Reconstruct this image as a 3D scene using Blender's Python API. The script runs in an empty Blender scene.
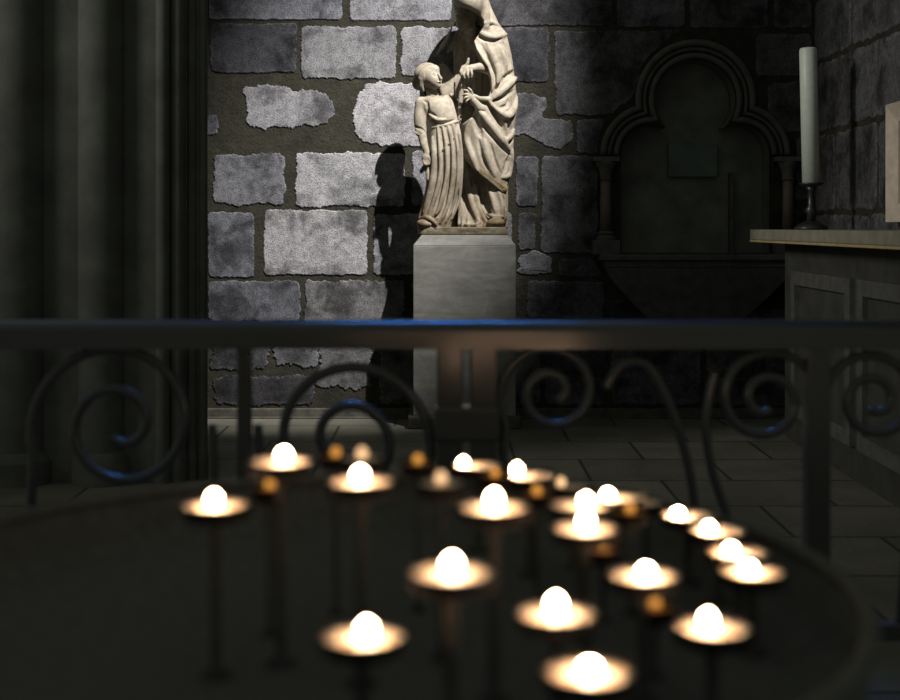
import bpy, bmesh, math, random
import numpy as np
from mathutils import Vector, Matrix, noise as mnoise

random.seed(7)
SC = bpy.context.scene
COL = SC.collection
FP = 1250.0            # focal length in pixels of a 900 wide frame (50 mm on 36 mm)
HZ = 226.0             # pixel row of the horizon
CAM_Z = 1.12           # eye height


def W(px, py, y):
    """world point seen at a pixel of the level camera, at distance y"""
    return Vector(((px - 450.0) / FP * y, y, CAM_Z - (py - HZ) / FP * y))


# ------------------------------------------------------------------ scene objects
def tag(o, label=None, cat=None, group=None, kind=None):
    if label: o['label'] = label
    if cat: o['category'] = cat
    if group: o['group'] = group
    if kind: o['kind'] = kind
    return o


def empty(name, loc, label, cat, group=None):
    o = bpy.data.objects.new(name, None)
    COL.objects.link(o)
    o.location = loc
    o.empty_display_size = 0.1
    return tag(o, label, cat, group)


def link_mesh(name, me, mat, parent=None, smooth=False):
    o = bpy.data.objects.new(name, me)
    COL.objects.link(o)
    mats = mat if isinstance(mat, (list, tuple)) else [mat]
    for m in mats:
        me.materials.append(m)
    if smooth:
        me.polygons.foreach_set('use_smooth', [True] * len(me.polygons))
    if parent is not None:
        o.parent = parent
    return o


def from_bm(name, bm, mat, parent=None, smooth=False):
    me = bpy.data.meshes.new(name)
    bmesh.ops.recalc_face_normals(bm, faces=bm.faces)
    bm.to_mesh(me)
    bm.free()
    return link_mesh(name, me, mat, parent, smooth)


def bevel_obj(o, w, seg=2):
    m = o.modifiers.new('bevel', 'BEVEL')
    m.width = w; m.segments = seg; m.limit_method = 'ANGLE'
    return o


def add_box(bm, x0, x1, y0, y1, z0, z1, taper=0.0):
    v = [bm.verts.new(p) for p in (
        (x0, y0, z0), (x1, y0, z0), (x1, y1, z0), (x0, y1, z0),
        (x0 + taper, y0 + taper, z1), (x1 - taper, y0 + taper, z1), (x1 - taper, y1 - taper, z1), (x0 + taper, y1 - taper, z1))]
    for f in ((0, 3, 2, 1), (4, 5, 6, 7), (0, 1, 5, 4), (1, 2, 6, 5), (2, 3, 7, 6), (3, 0, 4, 7)):
        bm.faces.new([v[i] for i in f])


def add_lathe(bm, prof, seg=32, c=(0, 0, 0)):
    """prof: list of (r, z); ends with r = 0 are closed with a fan"""
    rings = []
    for r, z in prof:
        if r < 1e-6:
            rings.append([bm.verts.new((c[0], c[1], c[2] + z))])
        else:
            rings.append([bm.verts.new((c[0] + r * math.cos(2 * math.pi * i / seg), c[1] + r * math.sin(2 * math.pi * i / seg), c[2] + z)) for i in range(seg)])
    for a, b in zip(rings, rings[1:]):
        if len(a) == 1 and len(b) == 1:
            continue
        for i in range(seg):
            j = (i + 1) % seg
            if len(a) == 1:
                bm.faces.new((a[0], b[i], b[j]))
            elif len(b) == 1:
                bm.faces.new((a[i], a[j], b[0]))
            else:
                bm.faces.new((a[i], a[j], b[j], b[i]))


def add_tube(bm, pts, r, seg=10, up=Vector((0, 1, 0)), rr=None, section=None):
    """sweep a section along a polyline; section: list of (u, v) or None for a circle. rr: radius per point"""
    pts = [Vector(p) for p in pts]
    n = len(pts)
    sec = section or [(math.cos(2 * math.pi * i / seg), math.sin(2 * math.pi * i / seg)) for i in range(seg)]
    rings = []
    for i, p in enumerate(pts):
        t = (pts[min(i + 1, n - 1)] - pts[max(i - 1, 0)]).normalized()
        u = up - t * up.dot(t)
        if u.length < 1e-4:
            u = Vector((0, 0, 1)) - t * t.z
        u.normalize()
        w = t.cross(u)
        k = rr[i] if rr else r
        rings.append([bm.verts.new(p + (u * a + w * b) * k) for a, b in sec])
    m = len(sec)
    for a, b in zip(rings, rings[1:]):
        for i in range(m):
            j = (i + 1) % m
            bm.faces.new((a[i], a[j], b[j], b[i]))
    bm.faces.new(rings[0][::-1])
    bm.faces.new(rings[-1])


# ------------------------------------------------------------------ materials
class NT:
    def __init__(self, name):
        self.m = bpy.data.materials.new(name)
        self.m.use_nodes = True
        self.t = self.m.node_tree
        self.t.nodes.clear()
        self.out = self.n('ShaderNodeOutputMaterial')
        self.b = self.n('ShaderNodeBsdfPrincipled')
        self.l(self.b.outputs[0], self.out.inputs[0])
        self.co = self.n('ShaderNodeTexCoord').outputs['Object']

    def n(self, t, **kw):
        x = self.t.nodes.new(t)
        for k, v in kw.items():
            setattr(x, k, v)
        return x

    def l(self, a, b):
        self.t.links.new(a, b)

    def noise(self, scale, detail=5, rough=0.6, vec=None, dist=0.0):
        x = self.n('ShaderNodeTexNoise')
        x.inputs['Scale'].default_value = scale
        x.inputs['Detail'].default_value = detail
        x.inputs['Roughness'].default_value = rough
        x.inputs['Distortion'].default_value = dist
        self.l(vec or self.co, x.inputs['Vector'])
        return x.outputs['Fac']

    def ramp(self, fac, stops):
        x = self.n('ShaderNodeValToRGB')
        e = x.color_ramp.elements
        while len(e) < len(stops):
            e.new(0.5)
        for i, (p, c) in enumerate(stops):
            e[i].position = p
            e[i].color = (c, c, c, 1) if isinstance(c, (int, float)) else (*c, 1)
        self.l(fac, x.inputs[0])
        return x.outputs[0]

    def mix(self, fac, a, b, mode='MIX'):
        x = self.n('ShaderNodeMix', data_type='RGBA', blend_type=mode)
        for sock, v in ((x.inputs[0], fac), (x.inputs[6], a), (x.inputs[7], b)):
            if isinstance(v, (int, float)):
                sock.default_value = v
            elif isinstance(v, tuple):
                sock.default_value = (*v, 1)
            else:
                self.l(v, sock)
        return x.outputs[2]

    def math(self, op, a, b=0.0, clamp=False):
        x = self.n('ShaderNodeMath', operation=op, use_clamp=clamp)
        for i, v in enumerate((a, b)):
            if isinstance(v, (int, float)):
                x.inputs[i].default_value = v
            else:
                self.l(v, x.inputs[i])
        return x.outputs[0]

    def attr(self, name):
        return self.n('ShaderNodeAttribute', attribute_name=name).outputs['Fac']

    def set(self, col=None, rough=None, metal=None, spec=None):
        for k, v in (('Base Color', col), ('Roughness', rough), ('Metallic', metal), ('Specular IOR Level', spec)):
            if v is None:
                continue
            if isinstance(v, tuple):
                self.b.inputs[k].default_value = (*v, 1)
            elif isinstance(v, (int, float)):
                self.b.inputs[k].default_value = v
            else:
                self.l(v, self.b.inputs[k])
        return self

    def bump(self, h, strength=0.4, dist=0.01):
        x = self.n('ShaderNodeBump')
        x.inputs['Strength'].default_value = strength
        x.inputs['Distance'].default_value = dist
        self.l(h, x.inputs['Height'])
        self.l(x.outputs[0], self.b.inputs['Normal'])
        return self


def simple(name, col, rough=0.6, metal=0.0, spec=0.3, var=0.25, scale=12, bump=0.15, dist=0.004):
    t = NT(name)
    f = t.noise(scale)
    dark = tuple(c * (1 - var) for c in col)
    lite = tuple(min(1, c * (1 + var)) for c in col)
    t.set(t.ramp(f, [(0.3, dark), (0.7, lite)]), rough, metal, spec)
    if bump:
        t.bump(t.noise(scale * 4), bump, dist)
    return t.m


def stone_material():
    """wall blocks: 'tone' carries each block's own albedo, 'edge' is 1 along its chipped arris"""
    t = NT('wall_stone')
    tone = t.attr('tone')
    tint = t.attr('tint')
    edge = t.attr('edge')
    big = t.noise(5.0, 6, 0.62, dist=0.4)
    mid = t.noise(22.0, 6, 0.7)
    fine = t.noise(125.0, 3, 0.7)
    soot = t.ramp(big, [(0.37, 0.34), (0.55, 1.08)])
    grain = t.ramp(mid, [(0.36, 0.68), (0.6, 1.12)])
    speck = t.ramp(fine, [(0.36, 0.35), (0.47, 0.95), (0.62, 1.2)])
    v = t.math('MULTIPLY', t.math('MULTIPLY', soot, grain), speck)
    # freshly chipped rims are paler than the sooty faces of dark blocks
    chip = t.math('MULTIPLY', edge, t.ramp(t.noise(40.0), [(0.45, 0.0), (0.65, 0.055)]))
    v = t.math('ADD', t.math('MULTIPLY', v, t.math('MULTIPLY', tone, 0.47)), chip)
    c = t.mix(tint, (1.0, 0.97, 1.0), (0.98, 1.0, 1.16))
    c = t.mix(1.0, c, v, 'MULTIPLY')
    t.set(c, 0.92, 0, 0.15)
    h = t.math('ADD', t.math('MULTIPLY', mid, 0.5), t.math('MULTIPLY', fine, 0.35))
    t.bump(h, 0.8, 0.014)
    return t.m


def mortar_material():
    t = NT('mossy_mortar')
    a = t.noise(9.0, 6, 0.65)
    f = t.noise(110.0, 5, 0.7)
    c = t.ramp(a, [(0.3, (0.024, 0.0235, 0.019)), (0.6, (0.042, 0.040, 0.029)), (0.8, (0.054, 0.051, 0.037))])
    c = t.mix(1.0, c, t.ramp(f, [(0.25, 0.45), (0.65, 1.2)]), 'MULTIPLY')
    t.set(c, 0.95, 0, 0.1)
    t.bump(t.math('ADD', t.noise(45.0), t.math('MULTIPLY', f, 0.5)), 0.6, 0.012)
    return t.m


def marble_material(name, base=(0.34, 0.297, 0.235), dirt=(0.14, 0.098, 0.052), amount=1.0):
    """weathered statue stone: ochre stain gathers low on the figures"""
    t = NT(name)
    n1 = t.noise(7.0, 6, 0.6, dist=0.6)
    n2 = t.noise(45.0, 5, 0.65)
    sep = t.n('ShaderNodeSeparateXYZ')
    geo = t.n('ShaderNodeNewGeometry')
    t.l(geo.outputs['Position'], sep.inputs[0])
    low = t.n('ShaderNodeMapRange')
    low.inputs[1].default_value = 1.58; low.inputs[2].default_value = 1.15
    low.inputs[3].default_value = 0.03; low.inputs[4].default_value = 0.95
    t.l(sep.outputs[2], low.inputs[0])
    s = t.math('MULTIPLY', t.ramp(n1, [(0.38, 0.15), (0.62, 1.0)]), low.outputs[0], True)
    s = t.math('MULTIPLY', s, amount, True)
    c = t.mix(s, base, dirt)
    c = t.mix(1.0, c, t.ramp(n2, [(0.3, 0.76), (0.6, 1.05)]), 'MULTIPLY')
    c = t.mix(1.0, c, t.ramp(t.noise(11.0, 5, 0.6, dist=0.8), [(0.36, (0.70, 0.69, 0.67)), (0.6, (1.04, 1.04, 1.04))]), 'MULTIPLY')
    t.set(c, 0.62, 0, 0.3)
    t.bump(n2, 0.12, 0.004)
    return t.m


def iron_material(name='black_iron', col=(0.02, 0.021, 0.02), rough=0.38, spec=0.6):
    t = NT(name)
    n = t.noise(60.0, 4)
    t.set(t.ramp(n, [(0.3, tuple(c * 0.8 for c in col)), (0.7, tuple(c * 1.2 for c in col))]), rough, 0.0, spec)
    t.bump(n, 0.08, 0.002)
    return t.m


def flame_material(name, col, strength):
    m = bpy.data.materials.new(name)
    m.use_nodes = True
    t = m.node_tree
    t.nodes.clear()
    o = t.nodes.new('ShaderNodeOutputMaterial')
    e = t.nodes.new('ShaderNodeEmission')
    e.inputs[0].default_value = (*col, 1)
    e.inputs[1].default_value = strength
    t.links.new(e.outputs[0], o.inputs[0])
    return m


M = dict(
    stone=stone_material(), mortar=mortar_material(),
    marble=marble_material('statue_stone'),
    marble_dark=marble_material('statue_stone_stained', (0.21, 0.18, 0.13), (0.12, 0.095, 0.058)),
    band=marble_material('gilded_hem', (0.25, 0.185, 0.09), (0.15, 0.1, 0.045)),
    iron=iron_material(),
)

PARENT_LOC = {}
STATUE_Y = 7.09

# ------------------------------------------------------------------ carving: distance fields on a grid, skinned with surface nets
def rng_mask(c, lo, hi):
    i0 = int(np.searchsorted(c, lo)); i1 = int(np.searchsorted(c, hi))
    return slice(max(i0, 0), min(i1, len(c)))


class Carve:
    """axes: x = pixel column, d = depth towards the viewer, y = pixel row (all in statue pixels of 5.6 mm)"""

    def __init__(self, x0, x1, d0, d1, y0, y1, h=0.62):
        self.h = h
        self.X = np.arange(x0, x1, h, dtype=np.float32)
        self.D = np.arange(d0, d1, h, dtype=np.float32)
        self.Y = np.arange(y0, y1, h, dtype=np.float32)
        self.F = np.full((len(self.X), len(self.D), len(self.Y)), 30.0, np.float32)

    def _sl(self, lo, hi, pad):
        s = (rng_mask(self.X, lo[0] - pad, hi[0] + pad), rng_mask(self.D, lo[2] - pad, hi[2] + pad), rng_mask(self.Y, lo[1] - pad, hi[1] + pad))
        return s, self.X[s[0]][:, None, None], self.D[s[1]][None, :, None], self.Y[s[2]][None, None, :]

    def _put(self, s, d, k, op):
        a = self.F[s]
        if a.size == 0:
            return
        if op == 'sub':
            d = -d
            h = np.clip(0.5 - 0.5 * (a - d) / k, 0, 1)
            self.F[s] = a + (d - a) * h + k * h * (1 - h)
        else:
            h = np.clip(0.5 + 0.5 * (a - d) / k, 0, 1)
            self.F[s] = a + (d - a) * h - k * h * (1 - h)

    def ell(self, c, r, k=2.0, op='add', tilt=0.0):
        """ellipsoid at (x, y, d) with radii (x, y, d); tilt turns it in the picture plane (degrees)"""
        R = max(r)
        s, X, D, Y = self._sl([c[i] - R for i in range(3)], [c[i] + R for i in range(3)], 3 * k + 2)
        a = math.radians(tilt)
        x = X - c[0]; y = Y - c[1]; d = D - c[2]
        x, y = x * math.cos(a) + y * math.sin(a), -x * math.sin(a) + y * math.cos(a)
        k0 = np.sqrt((x / r[0]) ** 2 + (y / r[1]) ** 2 + (d / r[2]) ** 2) + 1e-6
        k1 = np.sqrt((x / r[0] ** 2) ** 2 + (y / r[1] ** 2) ** 2 + (d / r[2] ** 2) ** 2) + 1e-6
        self._put(s, k0 * (k0 - 1) / k1, k, op)

    def chain(self, pts, k=1.5, op='add'):
        """round-cone chain; pts: (x, y, d, r)"""
        P = np.array(pts, np.float32)
        R = float(P[:, 3].max())
        s, X, D, Y = self._sl(P[:, :3].min(0) - R, P[:, :3].max(0) + R, 3 * k + 2)
        if self.F[s].size == 0:
            return
        best = None
        for a, b in zip(P, P[1:]):
            v = b[:3] - a[:3]
            L = float(v @ v) + 1e-6
            t = np.clip(((X - a[0]) * v[0] + (Y - a[1]) * v[1] + (D - a[2]) * v[2]) / L, 0, 1)
            q = np.sqrt((X - a[0] - v[0] * t) ** 2 + (Y - a[1] - v[1] * t) ** 2 + (D - a[2] - v[2] * t) ** 2) - (a[3] + (b[3] - a[3]) * t)
            best = q if best is None else np.minimum(best, q)
        self._put(s, best, k, op)

    def loft(self, keys, n=2.2, k=2.0, pleat=None):
        """keys: (y, x left, x right, d front, d back)"""
        K = np.array(keys, np.float32)
        yy = self.Y
        def sm(c):
            # smooth interpolation through the keys
            v = np.interp(yy, K[:, 0], K[:, c])
            w = max(3, int(5 / self.h))
            ker = np.ones(w) / w
            return np.convolve(np.pad(v, w, mode='edge'), ker, 'same')[w:-w]
        xl, xr, df, db = sm(1), sm(2), sm(3), sm(4)
        cx = ((xl + xr) / 2)[None, None, :]; rx = ((xr - xl) / 2)[None, None, :]
        cd = ((df + db) / 2)[None, None, :]; rd = ((df - db) / 2)[None, None, :]
        x = (self.X[:, None, None] - cx); d = (self.D[None, :, None] - cd)
        q = ((np.abs(x) / rx) ** n + (np.abs(d) / rd) ** n) ** (1 / n)
        dist = (q - 1) * np.minimum(rx, rd)
        if pleat:
            dist = dist + pleat(np.arctan2(d / rd, x / rx), yy[None, None, :])
        dist = np.maximum(dist, np.maximum(K[0, 0] - yy, yy - K[-1, 0])[None, None, :])
        self._put((slice(None),) * 3, dist.astype(np.float32), k, 'add')

    def cut_poly(self, poly, d0, d1, k=1.5):
        """carve a polygon of the front view away between two depths"""
        X, Y = np.meshgrid(self.X, self.Y, indexing='ij')
        d = np.full(X.shape, 1e9); s = np.ones(X.shape)
        N = len(poly)
        for i in range(N):
            ax, ay = poly[i]; bx, by = poly[i - 1]
            ex, ey = bx - ax, by - ay
            wx, wy = X - ax, Y - ay
            t = np.clip((wx * ex + wy * ey) / (ex * ex + ey * ey + 1e-9), 0, 1)
            d = np.minimum(d, (wx - ex * t) ** 2 + (wy - ey * t) ** 2)
            c1 = Y >= ay; c2 = Y < by; c3 = ex * wy > ey * wx
            flip = (c1 & c2 & c3) | (~c1 & ~c2 & ~c3)
            s = np.where(flip, -s, s)
        sd = (s * np.sqrt(d)).astype(np.float32)
        dd = np.maximum(d0 - self.D, self.D - d1)[None, :, None]
        self._put((slice(None),) * 3, np.maximum(sd[:, None, :], dd), k, 'sub')

    def front(self):
        """depth of the foremost surface for every column of the grid"""
        ins = self.F < 0
        rev = ins[:, ::-1, :]
        idx = len(self.D) - 1 - np.argmax(rev, axis=1)
        h = self.D[idx]
        h[~ins.any(axis=1)] = np.nan
        self.H = h

    def at(self, x, y):
        i = int(round((x - self.X[0]) / self.h)); j = int(round((y - self.Y[0]) / self.h))
        i = min(max(i, 0), len(self.X) - 1); j = min(max(j, 0), len(self.Y) - 1)
        for r in range(0, 14):
            w = self.H[max(i - r, 0):i + r + 1, max(j - r, 0):j + r + 1]
            if np.isfinite(w).any():
                return float(np.nanmax(w)) if r else float(self.H[i, j])
        return 0.0

    def fold(self, pts, r, off=0.0, op='add', k=None, ends=0.45):
        """a ridge or a furrow drawn along the front surface; pts are (x, y)"""
        P = [np.array(p, float) for p in pts]
        # Catmull-Rom through the points
        out = []
        for i in range(len(P) - 1):
            p0 = P[max(i - 1, 0)]; p1 = P[i]; p2 = P[i + 1]; p3 = P[min(i + 2, len(P) - 1)]
            m = max(2, int(np.linalg.norm(p2 - p1) / 3.5))
            for t in np.arange(m) / m:
                out.append(0.5 * (2 * p1 + (p2 - p0) * t + (2 * p0 - 5 * p1 + 4 * p2 - p3) * t * t + (3 * p1 - p0 - 3 * p2 + p3) * t ** 3))
        out.append(P[-1])
        off = off + 0.3 * r if op == 'add' else off * 0.3
        n = len(out)
        D = np.array([self.at(*p) for p in out])
        if n > 4:
            D = np.convolve(np.pad(D, 1, mode='edge'), [0.25, 0.5, 0.25], 'valid')
        q = []
        for i, p in enumerate(out):
            u = i / (n - 1)
            w = ends + (1 - ends) * min(1.0, 4 * u, 4 * (1 - u))
            q.append((p[0], p[1], D[i] + off, r * w))
        self.chain(q, k or max(1.2, r * 0.7), op)

    def mesh(self, name, mat, parent, yref=STATUE_Y, relax=1, dshift=None):
        F = self.F
        # close the volume at the border of the grid
        F[0], F[-1] = 5, 5
        F[:, 0], F[:, -1] = 5, 5
        F[:, :, 0], F[:, :, -1] = 5, 5
        S = F < 0
        c = np.zeros(tuple(n - 1 for n in F.shape), np.int8)
        off = [(i, j, k) for i in (0, 1) for j in (0, 1) for k in (0, 1)]
        sh = c.shape
        def cor(A, o):
            return A[o[0]:o[0] + sh[0], o[1]:o[1] + sh[1], o[2]:o[2] + sh[2]]
        for o in off:
            c += cor(S, o)
        act = (c > 0) & (c < 8)
        I = np.argwhere(act)
        idx = np.full(sh, -1, np.int64)
        idx[act] = np.arange(len(I))
        acc = np.zeros((len(I), 3)); cnt = np.zeros(len(I))
        vals = {o: cor(F, o)[act] for o in off}
        for a in off:
            for ax in range(3):
                if a[ax]:
                    continue
                b = list(a); b[ax] = 1; b = tuple(b)
                va, vb = vals[a], vals[b]
                x = (va < 0) != (vb < 0)
                t = np.where(x, va / np.where(x, va - vb, 1), 0)
                p = np.tile(np.array(a, float), (len(I), 1)); p[:, ax] = t
                acc += p * x[:, None]; cnt += x
        V = I + acc / cnt[:, None]
        quads = []
        for ax in range(3):
            u, w = (ax + 1) % 3, (ax + 2) % 3
            sa = [slice(None)] * 3; sb = [slice(None)] * 3
            sa[ax] = slice(0, -1); sb[ax] = slice(1, None)
            A = S[tuple(sa)]; B = S[tuple(sb)]
            E = np.argwhere(A != B)
            E = E[(E[:, u] > 0) & (E[:, w] > 0) & (E[:, u] < F.shape[u] - 1) & (E[:, w] < F.shape[w] - 1)]
            flip = A[tuple(E.T)]
            def cell(du, dw):
                q = E.copy(); q[:, u] -= du; q[:, w] -= dw
                return idx[tuple(q.T)]
            Q = np.stack([cell(1, 1), cell(0, 1), cell(0, 0), cell(1, 0)], 1)
            Q = np.where(flip[:, None], Q, Q[:, ::-1])
            quads.append(Q)
        Q = np.concatenate(quads)
        # one relaxing pass over quad neighbours
        for _ in range(relax):
            s = np.zeros_like(V); n = np.zeros(len(V))
            for a, b in ((0, 1), (1, 2), (2, 3), (3, 0)):
                np.add.at(s, Q[:, a], V[Q[:, b]]); np.add.at(n, Q[:, a], 1)
                np.add.at(s, Q[:, b], V[Q[:, a]]); np.add.at(n, Q[:, b], 1)
            V = V * 0.55 + 0.45 * s / np.maximum(n, 1)[:, None]
        x = self.X[0] + V[:, 0] * self.h; d = self.D[0] + V[:, 1] * self.h; y = self.Y[0] + V[:, 2] * self.h
        if dshift:
            d = d + dshift(y)
        d = d * 0.8
        k = yref / FP
        wx = (x - 450) * k; wy = yref - d * k; wz = CAM_Z - (y - HZ) * k
        P = np.stack([wx, wy, wz], 1)
        if parent is not None:
            P -= np.array(PARENT_LOC[parent.name])
        me = bpy.data.meshes.new(name)
        me.vertices.add(len(P)); me.vertices.foreach_set('co', P.astype(np.float32).ravel())
        me.loops.add(len(Q) * 4); me.loops.foreach_set('vertex_index', Q.ravel().astype(np.int32))
        me.polygons.add(len(Q)); me.polygons.foreach_set('loop_start', np.arange(0, len(Q) * 4, 4, dtype=np.int32))
        me.update(calc_edges=True)
        me.validate()
        return link_mesh(name, me, mat, parent, True)



# ------------------------------------------------------------------ the statue: hooded woman teaching a girl
st_loc = W(464, 234.4, STATUE_Y)
statue = empty('statue', st_loc, 'pale stone statue of a hooded woman with a girl, standing on the grey pedestal', 'statue')
PARENT_LOC['statue'] = tuple(st_loc)


def sub(o):
    PARENT_LOC[o.name] = tuple(st_loc)
    return o


# --- slab under the feet
c = Carve(414, 511, -40, 44, 222, 238, 0.8)
c.loft([(227, 419, 505, 35, -36), (229, 418, 506.5, 36, -37), (234.6, 418, 507, 36, -37)], n=9, k=1)
for i in range(70):
    x = random.uniform(418, 507); s = random.choice((36, 36, 36, -37))
    c.ell((x, random.uniform(228, 235), s + 1.2), (random.uniform(2, 5), random.uniform(1, 2.4), 1.8), 1.0, 'sub')
c.mesh('slab', M['marble_dark'], statue)

# --- woman: body, gown, hands
w = Carve(440, 520, -44, 38, -16, 232)
def gown_pleat(th, y):
    g = np.clip((y - 150) / 60, 0, 1)
    return (g * 0.9 * np.cos(17 * th + 0.02 * y)).astype(np.float32)
w.loft([(26, 462, 482, -12, -28), (34, 457, 494, -20, -34), (48, 455, 500, -23, -36), (70, 454, 503, -23, -36), (100, 455, 505, -21, -36), (125, 458, 506, -12, -34),
        (150, 462, 506, -6, -28), (180, 462, 504, -6, -26), (200, 460, 504, 0, -26), (215, 459, 504, 9, -26), (224, 458, 505, 21, -26), (229, 458, 505, 21, -26)], pleat=gown_pleat)
w.chain([(493, 166, -8, 11), (496, 192, 1, 10.5), (497.5, 217, 9, 9.5)], 6)
w.front()
w.fold([(489, 190), (493, 202), (496, 214)], 2.4, -0.4, k=2)
w.fold([(498, 192), (501.5, 203), (502, 215)], 2.2, -0.2, k=2)
w.fold([(467, 160), (468, 180), (472, 202), (479, 222)], 3.4, 0.8)
w.fold([(476, 178), (477, 195), (480, 210), (486, 222)], 3.6, 0.6)
w.fold([(463, 168), (462, 190), (461, 210), (459, 224)], 3.0, 0.4)
w.fold([(472, 180), (474, 200), (478, 214)], 2.4, 0.6, 'sub')
w.fold([(476, 172), (482, 192), (487, 208), (489, 218)], 4.6, 0.8, 'sub')
w.fold([(464, 172), (465, 196), (469, 214), (475, 225)], 3.0, 1.0, 'sub')
w.fold([(502, 196), (505, 204), (506, 212)], 1.8, 0.5, 'sub')
w.fold([(486, 214), (494, 217), (503, 217)], 1.8, 0.8)
w.fold([(486, 218), (494, 220), (503, 219)], 1.3, 0.9, 'sub')
w.fold([(464, 224), (472, 225), (480, 223)], 1.4, 0.6)
# vertical folds of the gown on the breast
for xx in (464, 470, 476, 482):
    w.fold([(xx, 46), (xx - 0.5, 70), (xx - 2, 100)], 1.5, 0.4)
w.ell((495, 223, 21), (9, 5.2, 13), 1.0, tilt=-6)                     # shoe
# neck, head, face
w.chain([(473, 40, -24, 7), (471, 31, -14, 6.4), (470, 24, -2, 6.2)], 2)
HB = -4.0
w.ell((468, 12, 0), (12, 14, 14), 2, tilt=14)
w.ell((464.5, 20, 5), (8.6, 12, 9.5), 2, tilt=14)
w.ell((461.5, 28.5, 9), (3.6, 3.4, 3.6), 2)
w.chain([(461.2, 15.5, 13.4 + HB, 1.2), (459.4, 21.8, 15.4 + HB, 1.9)], 1.2)
w.ell((456.8, 17.2, 12.0), (2.6, 1.8, 2), 1, 'sub'); w.ell((465, 18, 13.4), (2.8, 1.8, 2), 1, 'sub')
w.ell((457, 17.5, 10.6), (1.8, 1.2, 1.6), 0.5); w.ell((465, 18.2, 12.2), (1.9, 1.2, 1.6), 0.5)
w.chain([(457.4, 25.2, 12.6 + HB, 1.0), (460.4, 25.4, 13.6 + HB, 1.2), (463.6, 25.6, 12.8 + HB, 0.9)], 0.8)
# her left forearm with the teaching hand
w.chain([(504, 84, -6, 8), (492, 72, 9, 5.4), (480, 69, 19, 4.4), (471, 70.5, 24, 3.5)], 1.5)
w.ell((465.5, 72, 24.5), (4.6, 5.2, 3.2), 1.6, tilt=-25)
w.chain([(465.5, 69, 25, 1.7), (467.5, 65.4, 26, 1.5), (468.2, 61.6, 26, 1.25)], 0.7)
w.chain([(462.4, 70, 25.2, 1.6), (460.6, 74.5, 27, 1.5), (461.4, 78.5, 26, 1.2)], 0.7)
w.chain([(464.2, 73, 26.2, 1.6), (463.2, 77.4, 27.5, 1.5), (464.2, 80.6, 26, 1.2)], 0.7)
w.chain([(467.4, 73.4, 26.4, 1.6), (467.4, 77.8, 27.2, 1.4), (468, 80.4, 26, 1.1)], 0.7)
w.chain([(470.4, 72.4, 26.4, 1.5), (471.6, 76.6, 27, 1.3), (471, 79.6, 26, 1.1)], 0.7)
# sleeve hanging from the wrist
w.chain([(463, 80, 17, 2.6), (460.6, 98, 15, 2.4), (459.4, 120, 13, 2.2)], 2)
# lower hand coming out of the mantle
w.chain([(490, 112, 14, 5), (479, 109, 21, 4.4), (473.5, 102.5, 24.5, 3.0)], 1.5)
w.ell((470.6, 98.4, 25.4), (3.4, 4.2, 2.6), 1.2, tilt=-30)
w.chain([(469.6, 95.4, 26, 1.3), (466.4, 92.8, 27.4, 1.2), (463.4, 92.2, 27, 0.95)], 0.6)
w.chain([(468.4, 96.8, 26.6, 1.3), (465, 96.4, 28, 1.2), (462.4, 97.4, 27.2, 0.95)], 0.6)
w.chain([(468.2, 98.8, 26.6, 1.3), (465.2, 99.6, 27.8, 1.15), (463.4, 101.4, 27, 0.9)], 0.6)
w.chain([(468.8, 101, 26.4, 1.2), (466.4, 102.8, 27.2, 1.0), (465.8, 104.6, 26.4, 0.85)], 0.6)
w.chain([(472, 96, 26.6, 1.3), (470.4, 92.4, 28, 1.15), (468, 90.4, 27.6, 0.95)], 0.6)
# fingers of her other hand over the girl's shoulder
w.chain([(462, 104, -24, 4), (455, 101, -6, 3), (451, 96, 12, 2.0)], 2)
woman = sub(w.mesh('woman_figure', M['marble'], statue))
woman['label'] = 'stooping woman in a long gown, face hidden in shade'

# --- mantle with hood
m = Carve(430, 522, -44, 48, -22, 232)
m.loft([(10, 462, 489, 4, -22), (15, 459, 489.5, 7, -24), (20, 455, 494, 12, -30), (25, 453, 500.5, 15, -32), (31, 451, 506, 18, -34), (40, 449, 508.5, 20, -36), (55, 448, 512, 22, -37), (72, 448, 514.5, 22, -37),
        (95, 451, 517, 22, -37), (112, 456, 517, 22, -36), (130, 460, 514.5, 21, -34), (150, 462, 513.5, 20, -29), (165, 463, 512, 19, -29), (180, 464, 510, 18, -29), (200, 466, 508, 16, -29), (229, 466, 507, 14, -29)], n=2.3)
m.ell((470.3, 3.5, 9), (17.2, 20, 31), 4, tilt=8)
m.chain([(479, 8, 2, 11), (487, 24, 0, 11)], 5)
m.chain([(480, 2, 18, 7), (484.5, 16, 19, 5.5), (484, 28, 18, 5), (481, 36, 16, 4)], 4)
# right arm under the mantle, behind the girl
m.chain([(459, 30, -18, 9), (448, 48, -18, 9), (441, 62, -18, 8), (445, 76, -28, 8), (448, 100, -34, 7)], 4)
m.front()
# folds of shoulder and sleeve
m.fold([(477, 33), (485, 37.6), (494, 39.6), (506, 34.5)], 3.0, -0.2)
m.fold([(476, 37.4), (485, 41.8), (493.5, 43.2), (500, 40.5)], 2.0, 0.9, 'sub')
m.fold([(484, 26), (491, 24), (500, 27)], 2.2, -0.4)
m.fold([(474, 44), (476.5, 52), (482, 61), (488, 70), (491, 80), (492, 93)], 2.6, 0.0)
m.fold([(487, 46), (493, 60), (498, 76), (496, 92)], 3.4, -0.8)
m.fold([(481, 47), (487, 60), (493, 73), (495, 86)], 1.8, 1.0, 'sub')
m.fold([(499, 48), (504, 62), (505, 74)], 2.6, -0.8)
m.fold([(503, 44), (509, 58), (510, 68)], 1.5, 0.6, 'sub')
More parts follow.
